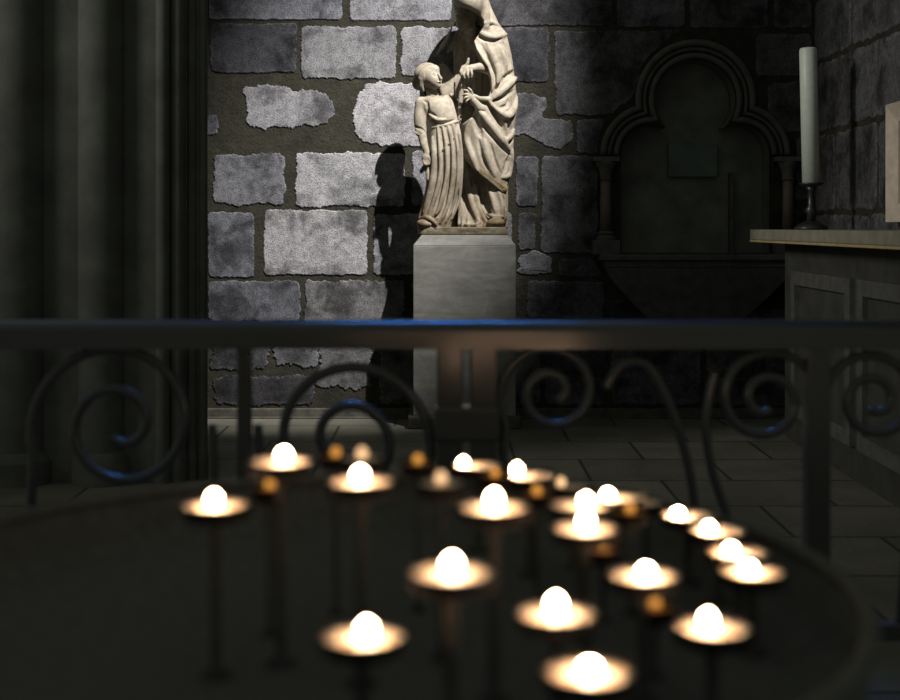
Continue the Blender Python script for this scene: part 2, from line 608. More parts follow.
# swags at the hip
m.fold([(515.5, 71), (506, 78.5), (498, 88), (491.5, 98)], 2.9, 1.0, 'sub')
m.fold([(516, 78), (507, 87), (497, 96), (491, 101)], 3.6, 0.4)
m.fold([(514, 91), (503, 98.5), (489, 102)], 2.0, 1.2, 'sub')
m.fold([(500, 108.5), (506.5, 107), (508.5, 98)], 1.9, 1.0, 'sub')
m.fold([(472, 96), (480, 100.5), (490, 101)], 2.6, 0.6)
m.fold([(470, 101), (478, 106.5), (489, 105)], 2.6, 0.6, 'sub')
m.fold([(489.5, 104), (496, 112), (507.5, 117.5), (514, 109), (516.5, 97)], 3.2, 1.0)
m.fold([(489, 109), (496.5, 118), (502, 129), (507, 139)], 3.6, 1.4, 'sub')
m.fold([(508, 123), (510.5, 131), (510, 138)], 3.0, 0.8, 'sub')
m.fold([(478, 112), (486, 121), (497, 135), (509, 150)], 3.6, -0.2)
m.fold([(481, 126), (491, 137), (502, 149), (512, 157)], 1.8, 0.9, 'sub')
m.fold([(503, 142.5), (509, 138.5), (514, 130)], 2.4, 0.6)
m.fold([(504, 146), (510, 143), (514, 139)], 1.5, 0.8, 'sub')
m.fold([(512.5, 150), (511, 163), (508.5, 176), (502, 178)], 2.4, 0.6)
m.fold([(508, 158), (506.5, 166), (503, 173.5)], 2.6, 1.0, 'sub')
m.fold([(471, 120), (466.5, 138), (472, 157), (477, 171)], 3.0, 0.2)
m.fold([(474, 109), (475.5, 122), (480, 137)], 3.6, 0.8, 'sub')
m.fold([(484, 142), (487, 158), (494, 176)], 3.0, -1.0)
m.fold([(478, 140), (481, 156), (487, 170)], 1.6, 0.7, 'sub')
m.fold([(490, 145), (494, 160), (500, 174)], 1.5, 0.6, 'sub')
m.fold([(462, 147), (467, 146.5), (470, 151), (465, 154)], 1.5, 0.9, 'sub')
# back folds, seen from the side only
for q in range(7):
    xx = 455 + q * 8.5
    m.chain([(xx, 40, -36, 1.5), (xx + 1, 110, -36.5, 2.6), (xx, 226, -29.5, 3.2)], 2)
# opening over breast and arms, the hem and the hood's mouth
m.cut_poly([(453, 24), (470, 18), (482, 26), (478.5, 35), (473.5, 44), (476, 52), (481, 61), (487, 70), (490, 80), (490.5, 91), (488, 98), (479, 98), (471, 94), (470.5, 104), (476, 108), (472, 118), (463, 124), (440, 128), (425, 100), (432, 60), (448, 40)], -26, 60)
m.cut_poly([(420, 140), (463, 158), (477, 172.5), (490, 183), (503, 193.5), (508, 184), (530, 178), (530, 240), (420, 240)], -14, 60, 1.0)
m.cut_poly([(440, 2), (453, 7.5), (462, 9.5), (470, 12), (478, 16.5), (483.2, 23.5), (482.8, 30), (478, 37), (466, 50), (450, 44), (438, 24)], 0.0, 60, 1.0)
m.ell((465.5, 24, 2), (14.5, 15.5, 16), 1.0, 'sub', tilt=10)
mantle = m.mesh('mantle', M['marble'], woman)
# embroidered border along the hem
h = Carve(472, 512, -4, 32, 160, 200, 0.5)
hp = [(478.6, 168.6), (484.5, 173.5), (491, 179), (497, 184), (502.6, 188.6)]
h.chain([(x, y, m.at(x, y) - 4.3, 5.0) for x, y in hp], 0.6)
for i in range(16):
    t = i / 15 * 4; a = min(int(t), 3); f = t - a
    x = hp[a][0] + (hp[a + 1][0] - hp[a][0]) * f; y = hp[a][1] + (hp[a + 1][1] - hp[a][1]) * f
    h.ell((x, y, m.at(x, y) + 0.9), (0.8, 0.8, 0.6), 0.5, 'sub')
h.mesh('hem_border', M['band'], woman)

def lean(y):
    u = np.clip((218 - y) / 90, 0, 1)
    return 8.5 * u * u * (3 - 2 * u)


# --- girl: head, neck, arm, foot
g = Carve(410, 466, -4, 46, 60, 230, 0.55)
g.ell((429.5, 78, 16), (10.6, 11.2, 11.4), 2, tilt=-20)
g.ell((434, 82, 20), (7.4, 9.6, 8.0), 2, tilt=-28)
g.ell((438.6, 88.2, 22.4), (2.8, 2.6, 2.8), 2)
g.ell((434.0, 72.0, 19), (5.5, 4.5, 6.5), 2.5)
g.chain([(438.6, 77.4, 26.2, 1.0), (441.3, 82, 26.8, 1.55)], 0.9)
g.ell((435.4, 78.4, 27.4), (2.3, 1.5, 1.7), 0.9, 'sub'); g.ell((441.4, 76.8, 24.0), (1.4, 1.4, 1.6), 0.9, 'sub')
g.ell((435.5, 78.6, 26.1), (1.5, 0.95, 1.2), 0.4)
g.chain([(437.8, 85.4, 26.4, 0.75), (440.6, 84.8, 26.0, 0.9)], 0.5)
g.chain([(436.6, 86.3, 27.0, 0.5), (441.4, 85.5, 27.0, 0.5)], 0.4, 'sub')
g.chain([(431, 88, 13, 5.6), (433, 98, 13, 5.8), (435, 106, 13, 7)], 2)
g.chain([(421.5, 112, 16, 5), (422, 134, 18, 4.6), (424.5, 146, 21, 3.9), (427.3, 154.5, 23, 3.0)], 1.5)
g.ell((426.4, 159.8, 24), (4.2, 5.0, 3.3), 1.5, tilt=-10)
for q, (dx, L) in enumerate(((-2.6, 4.2), (-0.8, 5.2), (1.1, 5.0), (2.7, 4.0))):
    g.chain([(426.6 + dx, 162.4, 26, 1.35), (427.2 + dx * 0.8, 162.4 + L * 0.7, 27.6, 1.25), (428 + dx * 0.55, 162.4 + L, 25.4, 1.05)], 0.5)
g.chain([(429.6, 158.5, 25.6, 1.4), (430.6, 162, 27, 1.2), (429.6, 165, 27.2, 1.0)], 0.6)
girl = sub(g.mesh('girl_figure', M['marble'], statue, dshift=lean))
girl['label'] = 'girl looking up towards the woman, arm hanging'

sh = Carve(412, 440, 16, 46, 214, 231, 0.5)
sh.ell((424, 224, 30), (7, 4.6, 8), 1, tilt=8)
sh.chain([(420, 222.5, 34, 2.2), (425, 223.5, 36.0, 2.4), (430, 224.5, 35, 2.0)], 1)
sh.mesh('shoe', M['marble'], girl)

hr = Carve(408, 446, -6, 36, 60, 102, 0.5)
hr.ell((427.2, 77, 14), (13.0, 12.0, 13.2), 2, tilt=-16)
hr.ell((418.6, 84.5, 8), (6.2, 7.2, 8), 2.5)
hr.chain([(422, 82, 22, 3.0), (421.8, 88, 20, 2.6), (423.6, 92.5, 18, 1.6)], 1.2)
hr.front()
for q in range(6):
    hr.fold([(430 - q * 1.2, 67 + q * 0.8), (423 - q * 1.4, 72 + q * 2.2), (418 - q * 0.5, 80 + q * 2)], 0.8, 0.5, 'sub', 0.7)
hr.ell((439.5, 81.5, 27), (12.6, 18.5, 17), 0.8, 'sub', tilt=-28)
hr.mesh('hair', M['marble'], girl, dshift=lean)

# --- her dress
d = Carve(408, 470, -10, 44, 92, 231, 0.6)
d.loft([(97, 429, 448, 20, 6), (99.5, 423, 451, 23, 4), (103, 420, 453, 25, 3), (110, 422, 455, 27, 1), (118, 427, 457, 27.5, 1), (126, 431.5, 459, 26, 3), (134, 430.5, 461, 28, 0), (150, 429, 462, 30, -2),
        (170, 428.5, 462, 32, -3), (190, 426, 459.5, 33, -4), (205, 422.5, 456, 34, -5), (216, 419, 453, 35, -6), (226, 418, 450.5, 35, -6), (229, 418, 450.5, 35, -6)], n=2.3,
       pleat=lambda th, y: (np.clip((y - 128) / 70, 0, 1) * 0.7 * np.cos(15 * th)).astype(np.float32))
d.chain([(422, 105, 15, 6.4), (420.6, 118, 16, 6.4), (421.2, 133, 18, 5.8)], 2)
d.front()
pl = [[(438, 130), (440, 150), (440.5, 175), (434.5, 200), (426, 221)],
      [(443, 130), (446.5, 150), (447, 175), (442, 200), (434, 222)],
      [(448.5, 129), (452.5, 150), (452.5, 178), (448, 205), (440.5, 223)],
      [(453.5, 128), (457, 150), (457.2, 178), (453, 205), (446, 222)],
      [(458, 127), (460.6, 150), (460.8, 175), (458.5, 200), (452, 219)]]
for p in pl:
    d.fold(p, 2.1, 0.3, k=1.6)
for a, b in zip(pl, pl[1:]):
    q = [((x0 + x1) / 2, (y0 + y1) / 2) for (x0, y0), (x1, y1) in zip(a, b)]
    d.fold(q[0:], 1.5, 1.3, 'sub', 1.0, ends=0.3)
d.fold([(433, 140), (434.5, 165), (431, 190), (424, 212)], 3.0, -0.6)
d.fold([(431, 219), (437, 216), (442, 211)], 1.5, 0.8, 'sub')
d.fold([(419, 219), (427, 217.5), (434, 221.5), (437, 225)], 1.9, 0.8)
d.fold([(420, 222), (427, 221.5), (432, 224.5)], 1.4, 0.9, 'sub')
d.fold([(432, 129.3), (440, 128.2), (450, 125.8), (459.5, 122.8)], 1.5, 0.4)
d.fold([(431, 121), (438, 125.4), (447, 125.0), (455, 122)], 1.4, 1.1, 'sub')
d.fold([(430, 126.4), (438, 128.6)], 1.2, 0.8, 'sub')
d.fold([(427, 112), (430.5, 115.5), (436, 118.5)], 1.6, 1.0, 'sub')
d.fold([(429, 116), (437, 122), (446, 122)], 1.6, 0.2)
d.fold([(427.5, 104), (428.6, 116), (428.5, 126)], 1.9, 1.2, 'sub')
d.fold([(424, 103), (427.5, 106), (428.4, 114)], 0.9, 0.5, 'sub')
d.fold([(415.5, 128.5), (421, 130.5), (427, 136)], 1.1, 0.6, 'sub')
d.fold([(415, 134), (421, 137.2), (427, 139)], 1.3, -0.2)
d.ell((436, 95.5, 20), (9.5, 4.6, 12), 1.0, 'sub', tilt=8)
dress = d.mesh('dress', M['marble'], girl, dshift=lean)
cd = Carve(428, 464, 20, 40, 128, 164, 0.4)
cd.chain([(x, y, d.at(x, y) + 1.2, 0.55) for x, y in ((432, 160.5), (438, 155.6), (444, 150.4), (450, 144.6), (455, 138.4), (460, 132))], 0.4)
cd.mesh('cord', M['marble_dark'], girl, relax=0, dshift=lean)
tz = Carve(422, 434, 16, 34, 162, 192, 0.45)
tz.chain([(428.3, 165, 26, 1.0), (428.4, 170, 26, 1.0), (428.2, 174, 26, 2.1), (428.8, 180, 26, 2.7), (428.8, 183.4, 26, 1.4)], 0.8)
tz.chain([(428.7, 184.5, 26, 0.7), (428.4, 187.6, 26, 1.3), (428.4, 188.4, 26, 1.3)], 0.5)
tz.mesh('tassel', M['marble'], girl, dshift=lean)

# ------------------------------------------------------------------ the setting: walls of old blocks in dark mortar
WALL_Y = 7.32


M['recess'] = simple('niche_lightened', (0.125, 0.135, 0.115), 0.9, var=0.3, scale=6, bump=0.4)  # niche lining coloured lighter to offset the shade inside it


class Blocks:
    """a wall mesh: mortar faces (slot 0) and raised, chipped blocks (slot 1) with their own tone"""

    def __init__(self, place, seed):
        self.V = []; self.F = []; self.MI = []; self.tone = []; self.tint = []; self.edge = []
        self.place = place            # (px, py, lift) -> world point
        self.r = random.Random(seed)

    def mortar(self, verts, faces):
        b = len(self.V)
        self.V += [tuple(v) for v in verts]
        n = len(verts)
        self.tone += [0.1] * n; self.tint += [0] * n; self.edge += [0] * n
        for f in faces:
            self.F.append([b + i for i in f]); self.MI.append(0)

    def block(self, poly, tone, tint=0.3, jag=1.0, lift=0.007, step=1.0, round_=5.0):
        r = self.r
        # round the corners, then walk the outline
        P = [Vector((x, y)) for x, y in poly]
        n = len(P)
        if sum(P[i - 1].x * P[i].y - P[i].x * P[i - 1].y for i in range(n)) < 0:
            P.reverse()
        pts = []
        for i in range(n):
            a, b, c = P[i - 1], P[i], P[(i + 1) % n]
            q = min(round_, (a - b).length * 0.4, (c - b).length * 0.4)
            p0 = b + (a - b).normalized() * q; p1 = b + (c - b).normalized() * q
            for t in (0, 0.25, 0.5, 0.75, 1):
                pts.append((p0 * (1 - t) + b * t) * (1 - t) + (b * (1 - t) + p1 * t) * t)
        out = []
        for i, p in enumerate(pts):
            q = pts[(i + 1) % len(pts)]
            L = (q - p).length
            k = max(1, int(L / step))
            for j in range(k):
                out.append(p.lerp(q, j / k))
        m = len(out)
        o = Vector((r.uniform(0, 99), r.uniform(0, 99), r.uniform(0, 99)))
        cx = sum((p for p in out), Vector((0, 0))) / m
        nor = []
        for i in range(m):
            t = out[(i + 2) % m] - out[i - 2]
            nor.append(Vector((t.y, -t.x)).normalized() if t.length > 1e-6 else Vector((0, 0)))
        J = []
        for i, p in enumerate(out):
            f = (mnoise.noise(Vector((p.x * 0.06, p.y * 0.06, 0)) + o) * 1.5 + mnoise.noise(Vector((p.x * 0.17, p.y * 0.17, 3)) + o) * 1.2
                 + mnoise.noise(Vector((p.x * 0.5, p.y * 0.5, 7)) + o) * 0.9 + r.uniform(-0.2, 0.2))
            J.append(p + nor[i] * (f * jag * 1.3))
        base = len(self.V)
        for ins, h, e in ((0, -0.25, 1.0), (0.25, 0.55, 1.0), (1.1, 1.0, 0.9), (4.2, 1.05, 0.0)):
            for i, p in enumerate(J):
                d = (cx - p)
                k = p - nor[i] * min(ins, d.length * 0.4)
                if ins > 2:
                    k = k.lerp(out[i] - nor[i] * min(ins, 0.4 * d.length), 0.8)
                self.V.append(tuple(self.place(k.x, k.y, lift * h)))
                self.tone.append(tone); self.tint.append(tint); self.edge.append(e)
        for ring in range(3):
            for i in range(m):
                j = (i + 1) % m
                a = base + ring * m
                self.F.append([a + i, a + j, a + m + j, a + m + i]); self.MI.append(1)
        self.F.append([base + 3 * m + i for i in range(m)]); self.MI.append(1)

    def rect(self, x0, y0, x1, y1, *a, **k):
        self.block([(x0, y0), (x1, y0), (x1, y1), (x0, y1)], *a, **k)

    def build(self, name):
        me = bpy.data.meshes.new(name)
        me.from_pydata(self.V, [], self.F)
        for nm, dat in (('tone', self.tone), ('tint', self.tint), ('edge', self.edge)):
            at = me.attributes.new(nm, 'FLOAT', 'POINT')
            at.data.foreach_set('value', dat)
        me.polygons.foreach_set('material_index', self.MI)
        bm = bmesh.new(); bm.from_mesh(me)
        bmesh.ops.triangulate(bm, faces=[f for f in bm.faces if len(f.verts) > 4])
        bm.to_mesh(me); bm.free()
        o = link_mesh(name, me, [M['mortar'], M['stone'], M['recess']])
        o['kind'] = 'structure'
        return o


def wall_pt(px, py, lift=0.0):
    p = W(px, py, WALL_Y)
    p.y -= lift
    return p


# trefoil outline of the niche
AX = 695.0


def trefoil(rl, ru, cl=(652, 155), cu=(695, 100), y_low=253, n=16):
    """left lobe, upper lobe, right lobe; from the left foot over the top to the right foot"""
    dx, dy = cu[0] - cl[0], -(cu[1] - cl[1])
    dist = math.hypot(dx, dy)
    base = math.atan2(dy, dx)
    if dist >= rl + ru:
        a1 = base; a2 = base + math.pi
    else:
        ca = (rl * rl + dist * dist - ru * ru) / (2 * rl * dist)
        a1 = base + math.acos(max(-1, min(1, ca)))
        cb = (ru * ru + dist * dist - rl * rl) / (2 * ru * dist)
        a2 = base + math.pi - math.acos(max(-1, min(1, cb)))
    L = [(cl[0] - rl, y_low)] if y_low else []
    for i in range(n + 1):
        a = math.pi + (a1 - math.pi) * i / n
        L.append((cl[0] + rl * math.cos(a), cl[1] - rl * math.sin(a)))
    for i in range(1, n + 1):
        a = a2 + (math.pi / 2 - a2) * i / n
        L.append((cu[0] + ru * math.cos(a), cu[1] - ru * math.sin(a)))
    R = [(2 * AX - x, y) for x, y in L[:-1]][::-1]
    return L + R


hole = trefoil(31, 40)
B = Blocks(wall_pt, 3)
XL, XR = -3.4, 2.14
from mathutils.geometry import tessellate_polygon
outer = [Vector((x, WALL_Y, z)) for x, z in ((XL, 0), (XR, 0), (XR, 4.3), (XL, 4.3))]
inner = [wall_pt(x, y) for x, y in hole][::-1]
flat = lambda L: [Vector((v.x, v.z, 0)) for v in L]
B.mortar(outer + inner, [list(t_) for t_ in tessellate_polygon([flat(outer), flat(inner)])])
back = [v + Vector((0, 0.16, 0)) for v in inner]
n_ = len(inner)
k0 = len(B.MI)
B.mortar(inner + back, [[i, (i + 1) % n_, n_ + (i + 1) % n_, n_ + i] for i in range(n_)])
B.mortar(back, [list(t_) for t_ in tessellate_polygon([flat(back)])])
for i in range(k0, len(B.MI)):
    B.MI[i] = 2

# blocks seen in the photograph: outline, tone, coolness, raggedness
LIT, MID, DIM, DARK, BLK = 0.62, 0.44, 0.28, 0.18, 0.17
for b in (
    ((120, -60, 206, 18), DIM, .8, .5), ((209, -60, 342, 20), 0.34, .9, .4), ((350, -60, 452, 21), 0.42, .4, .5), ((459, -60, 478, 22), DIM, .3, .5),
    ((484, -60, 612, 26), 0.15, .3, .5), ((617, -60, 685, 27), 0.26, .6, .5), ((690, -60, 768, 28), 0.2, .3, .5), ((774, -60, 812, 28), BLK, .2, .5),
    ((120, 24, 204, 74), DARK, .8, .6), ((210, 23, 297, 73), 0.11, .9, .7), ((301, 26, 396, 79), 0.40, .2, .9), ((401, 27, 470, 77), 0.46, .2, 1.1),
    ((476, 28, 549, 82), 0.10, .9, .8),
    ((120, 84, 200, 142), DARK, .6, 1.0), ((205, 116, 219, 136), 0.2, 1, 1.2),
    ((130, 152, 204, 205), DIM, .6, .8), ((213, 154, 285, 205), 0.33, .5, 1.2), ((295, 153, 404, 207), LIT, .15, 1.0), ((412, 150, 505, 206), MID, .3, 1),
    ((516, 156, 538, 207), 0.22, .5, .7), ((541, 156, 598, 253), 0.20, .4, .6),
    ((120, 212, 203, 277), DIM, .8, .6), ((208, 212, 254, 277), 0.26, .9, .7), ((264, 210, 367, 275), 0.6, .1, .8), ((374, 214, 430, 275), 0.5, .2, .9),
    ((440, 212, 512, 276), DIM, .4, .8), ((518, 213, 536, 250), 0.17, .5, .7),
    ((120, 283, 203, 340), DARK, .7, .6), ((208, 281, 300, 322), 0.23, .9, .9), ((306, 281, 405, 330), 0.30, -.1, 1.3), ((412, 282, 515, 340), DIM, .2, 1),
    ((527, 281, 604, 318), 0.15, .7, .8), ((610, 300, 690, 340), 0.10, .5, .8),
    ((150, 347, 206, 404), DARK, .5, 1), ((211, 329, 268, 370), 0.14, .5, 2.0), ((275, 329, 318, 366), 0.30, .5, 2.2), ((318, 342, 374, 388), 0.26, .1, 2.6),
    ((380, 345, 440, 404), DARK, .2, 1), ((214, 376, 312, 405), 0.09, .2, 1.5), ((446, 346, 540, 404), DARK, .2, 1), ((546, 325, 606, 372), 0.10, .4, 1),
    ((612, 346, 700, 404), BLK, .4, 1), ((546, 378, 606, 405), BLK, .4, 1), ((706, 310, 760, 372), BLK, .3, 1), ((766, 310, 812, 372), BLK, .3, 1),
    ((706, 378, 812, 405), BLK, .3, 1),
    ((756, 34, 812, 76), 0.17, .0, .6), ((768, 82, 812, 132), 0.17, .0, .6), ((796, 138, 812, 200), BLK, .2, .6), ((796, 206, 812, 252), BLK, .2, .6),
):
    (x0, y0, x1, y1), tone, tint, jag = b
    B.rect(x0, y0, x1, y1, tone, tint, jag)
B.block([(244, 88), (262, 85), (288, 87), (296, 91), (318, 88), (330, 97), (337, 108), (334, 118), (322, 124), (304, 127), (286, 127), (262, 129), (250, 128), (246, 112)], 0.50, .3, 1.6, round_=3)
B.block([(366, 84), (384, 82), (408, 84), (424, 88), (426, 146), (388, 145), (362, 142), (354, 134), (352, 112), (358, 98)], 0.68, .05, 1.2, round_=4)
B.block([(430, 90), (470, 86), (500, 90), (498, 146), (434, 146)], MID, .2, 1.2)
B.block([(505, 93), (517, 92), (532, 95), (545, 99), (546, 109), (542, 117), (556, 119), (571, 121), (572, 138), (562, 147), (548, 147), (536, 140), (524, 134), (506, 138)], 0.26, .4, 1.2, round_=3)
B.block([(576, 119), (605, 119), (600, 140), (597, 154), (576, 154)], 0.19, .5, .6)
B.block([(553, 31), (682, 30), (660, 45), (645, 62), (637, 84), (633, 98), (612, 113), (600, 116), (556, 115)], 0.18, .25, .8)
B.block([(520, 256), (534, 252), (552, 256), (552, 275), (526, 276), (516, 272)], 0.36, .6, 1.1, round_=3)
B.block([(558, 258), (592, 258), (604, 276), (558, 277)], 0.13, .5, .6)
# the rest of the wall, out of the picture
rr = random.Random(5)
for z in range(5):
    y1 = -68 - z * 72
    x = -120
    while x < 790:
        w_ = rr.uniform(70, 130)
        B.rect(x, y1 - 64, min(x + w_, 812), y1, rr.uniform(0.08, 0.25), rr.uniform(.2, .8), .8)
        x += w_ + 7
for z in range(6):
    y0 = -60 + z * 78
    x = -120
    while x < 100:
        w_ = rr.uniform(70, 110)
        B.rect(x, y0, min(x + w_, 114), y0 + 70, rr.uniform(0.08, 0.2), .6, .8)
        x += w_ + 7
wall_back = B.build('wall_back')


# right wall
def rwall_pt(u, v, lift=0.0):
    # u: centimetres from the back corner towards the viewer, v: centimetres above the floor (negated like a pixel row)
    return Vector((XR - lift, WALL_Y - u * 0.01, -v * 0.01))


R = Blocks(rwall_pt, 9)
R.mortar([(XR, WALL_Y, 0), (XR, 2.0, 0), (XR, 2.0, 4.3), (XR, WALL_Y, 4.3)], [(0, 1, 2, 3)])
z = 0
row = 0
rr = random.Random(12)
while z < 420:
    hgt = (44, 38, 34, 45, 40, 36)[row % 6]
    u = 1.5 - (25 if row % 2 else 0)
    while u < 525:
        L = rr.uniform(55, 95)
        a, b = max(u, 1.0), min(u + L, 529)
        if b - a > 12:
            R.rect(a, -(z + hgt), b, -(z + 1.8), rr.uniform(0.15, 0.21), rr.uniform(0, .3), .6, step=2.0)
        u += L + 2.2
    z += hgt + 1.0
    row += 1
wall_right = R.build('wall_right')

# floor of worn slabs, raised plinth course along the wall
t = NT('floor_stone')
n1 = t.noise(3.0, 6); n2 = t.noise(60, 5)
bk = t.n('ShaderNodeTexBrick')
t.l(t.co, bk.inputs['Vector'])
bk.inputs['Scale'].default_value = 1.0
bk.inputs['Brick Width'].default_value = 0.62; bk.inputs['Row Height'].default_value = 0.5
bk.inputs['Mortar Size'].default_value = 0.008
bk.inputs['Color1'].default_value = (0.17, 0.165, 0.13, 1); bk.inputs['Color2'].default_value = (0.13, 0.125, 0.10, 1)
bk.inputs['Mortar'].default_value = (0.05, 0.05, 0.04, 1)
cc = t.mix(1.0, bk.outputs[0], t.ramp(n1, [(0.3, 0.7), (0.7, 1.15)]), 'MULTIPLY')
t.set(cc, t.ramp(n2, [(0.3, 0.45), (0.7, 0.75)]), 0, 0.25)
t.bump(t.math('ADD', t.math('MULTIPLY', n2, 0.3), t.math('MULTIPLY', bk.outputs['Fac'], -1.0)), 0.3, 0.006)
M['floor'] = t.m
bm = bmesh.new()
add_box(bm, XL, XR, -2.5, WALL_Y + 0.4, -0.2, 0.0)
fl = from_bm('floor', bm, M['floor'])
fl['kind'] = 'structure'
M['plinth'] = simple('plinth_stone', (0.07, 0.067, 0.054), 0.85, var=0.45, scale=14, bump=0.4)
bm = bmesh.new()
zt = W(0, 408, WALL_Y).z
add_box(bm, XL, XR, WALL_Y - 0.035, WALL_Y + 0.02, 0.0, zt)
add_box(bm, XL, XR, WALL_Y - 0.06, WALL_Y + 0.02, 0.0, zt - 0.045)
pb = from_bm('baseboard_back', bm, M['plinth'])
bevel_obj(pb, 0.006)
pb['kind'] = 'structure'

# clustered pier on the left
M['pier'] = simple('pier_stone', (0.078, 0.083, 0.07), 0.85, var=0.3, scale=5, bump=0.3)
PY = 5.5
k = PY / FP
bm = bmesh.new()
x0 = W(-120, 0, PY).x
x1 = W(160, 0, PY).x
add_box(bm, x0, x1, PY - 0.05, PY + 0.75, 0, 4.3)
add_box(bm, x1 - 0.01, W(199, 0, PY + 0.7).x, PY + 0.12, PY + 0.7, 0, 4.3)
for px, r, dy in ((203, 4.6, 0.03), (192, 5.0, 0.02), (178, 8.0, -0.01), (163, 7.0, -0.04), (103, 24, -0.02), (20, 30, 0.0)):
    pts = [(W(px, 0, PY + dy).x, PY + dy, z) for z in (0, 0.16, 0.2, 4.3)]
    add_tube(bm, pts, r * k, seg=24)
    add_tube(bm, [(pts[0][0], PY + dy, 0), (pts[0][0], PY + dy, 0.10), (pts[0][0], PY + dy, 0.14)], r * k, seg=24, rr=[r * k * 1.25, r * k * 1.25, r * k * 1.02])
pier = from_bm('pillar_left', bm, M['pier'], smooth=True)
pier.data.set_sharp_from_angle(angle=math.radians(35))
pier['kind'] = 'structure'

# ------------------------------------------------------------------ niche dressing
M['carved'] = simple('sooty_carved_stone', (0.075, 0.075, 0.067), 0.75, var=0.3, scale=16, bump=0.25, spec=0.4)
M['colonette'] = simple('brownish_colonette_stone', (0.11, 0.085, 0.062), 0.6, var=0.25, scale=18, bump=0.2, spec=0.4)
kw = WALL_Y / FP
nl = wall_pt(AX, 268)
niche = empty('niche', nl, 'sooty wall niche with a three-lobed arch, colonettes and projecting sill', 'niche')
niche['kind'] = 'structure'
def loc(p):
    return Vector(p) - nl
bm = bmesh.new()
for rl, ru, rad, out in ((48, 57, 3.4, 0.018), (42, 51, 2.2, 0.006), (35, 44, 3.0, 0.014)):
    T = trefoil(rl, ru, (651, 155), y_low=None)
    add_tube(bm, [loc(wall_pt(x, y, out)) for x, y in T], rad * kw, seg=10)
from_bm('arch_moulding', bm, M['carved'], niche, True)
for sx in (604.5, 2 * AX - 604.5):
    p = loc(wall_pt(sx, 0)); y = p.y - 0.055
    z_ = lambda py: loc(wall_pt(0, py)).z
    bm = bmesh.new()
    add_lathe(bm, [(0, z_(231)), (6 * kw, z_(231)), (5.6 * kw, z_(205)), (5.2 * kw, z_(181)), (0, z_(181))], 24, (p.x, y, 0))
    cdn = from_bm('colonette', bm, M['colonette'], niche, True)
    bm = bmesh.new()
    add_lathe(bm, [(0, z_(181)), (5.4 * kw, z_(181)), (6.8 * kw, z_(179.5)), (5.6 * kw, z_(178)), (7 * kw, z_(170)), (10 * kw, z_(164)), (10 * kw, z_(162)), (0, z_(162))], 24, (p.x, y, 0))
    q = 12.5 * kw
    add_box(bm, p.x - q, p.x + q, y - q * 0.8, y + 0.09, z_(162), z_(157.5))
    from_bm('capital', bm, M['carved'], cdn)
    bm = bmesh.new()
    add_lathe(bm, [(0, z_(231)), (6 * kw, z_(231)), (8.4 * kw, z_(233)), (7.2 * kw, z_(235)), (10 * kw, z_(238)), (10 * kw, z_(240)), (0, z_(240))], 24, (p.x, y, 0))
    q = 13 * kw
    add_box(bm, p.x - q, p.x + q, y - q * 0.8, y + 0.09, z_(254), z_(240))
    from_bm('column_base', bm, M['carved'], cdn)
bm = bmesh.new()
lx, rx = loc(wall_pt(597, 0)).x, loc(wall_pt(793, 0)).x
add_box(bm, lx, rx, -0.16, 0.15, z_(260), z_(254))
add_box(bm, lx + 0.03, rx - 0.03, -0.13, 0.02, z_(267), z_(260))
bevel_obj(from_bm('sill', bm, M['carved'], niche), 0.008)
bm = bmesh.new()
# console that tapers down below the sill
prof = [(z_(267), 0.12, 0.04), (z_(276), 0.11, 0.06), (z_(290), 0.085, 0.13), (z_(306), 0.055, 0.22), (z_(322), 0.03, 0.32), (z_(330), 0.0, 0.36)]
rows = []
for zz, dep, ins in prof:
    rows.append([bm.verts.new(q) for q in ((lx + ins, 0.0, zz), (lx + ins, -dep - 0.002, zz), (rx - ins, -dep - 0.002, zz), (rx - ins, 0.0, zz))])
for a, b in zip(rows, rows[1:]):
    for i in range(4):
        j = (i + 1) % 4
        bm.faces.new((a[i], a[j], b[j], b[i]))
bm.faces.new(rows[0][::-1]); bm.faces.new(rows[-1])
from_bm('console', bm, M['carved'], niche)
bm = bmesh.new()
a = loc(wall_pt(672, 176)); b = loc(wall_pt(722, 143))
add_box(bm, a.x, b.x, 0.12, 0.16, a.z, b.z)
bevel_obj(from_bm('relief_block', bm, simple('greenish_slab', (0.10, 0.125, 0.105), 0.8), niche), 0.004)
bm = bmesh.new()
a = loc(wall_pt(734, 253)); b = loc(wall_pt(737, 172))
add_box(bm, a.x, b.x, 0.10, 0.16, a.z, b.z)
from_bm('divider', bm, M['carved'], niche)

# ------------------------------------------------------------------ pedestal
t = NT('grey_marble')
v1 = t.noise(3.2, 8, 0.7, dist=2.2)
v2 = t.noise(9.0, 6, 0.65, dist=1.0)
f1 = t.noise(120, 4, 0.7)
mp = t.n('ShaderNodeMapping'); mp.inputs['Rotation'].default_value = (0, 0.9, 0); mp.inputs['Scale'].default_value = (1, 1, 5)
t.l(t.co, mp.inputs[0])
v3 = t.noise(3.5, 6, 0.65, vec=mp.outputs[0], dist=0.7)
cc = t.ramp(v1, [(0.35, (0.165, 0.163, 0.147)), (0.5, (0.20, 0.197, 0.179)), (0.7, (0.255, 0.25, 0.23))])
cc = t.mix(1.0, cc, t.ramp(v3, [(0.3, 0.72), (0.55, 1.0), (0.7, 1.22)]), 'MULTIPLY')
cc = t.mix(1.0, cc, t.ramp(f1, [(0.25, 0.82), (0.5, 1.0), (0.8, 1.1)]), 'MULTIPLY')
t.set(cc, 0.5, 0, 0.3).bump(f1, 0.1, 0.003)
M['grey_marble'] = t.m
PF = 6.91
pl_ = W(464.5, 430, PF)
ped = empty('pedestal', (pl_.x, PF + 0.2, 0.0), 'tall grey marble pedestal with chamfered top, carrying the statue', 'pedestal')
hw = (515.5 - 413) / 2 / FP * PF
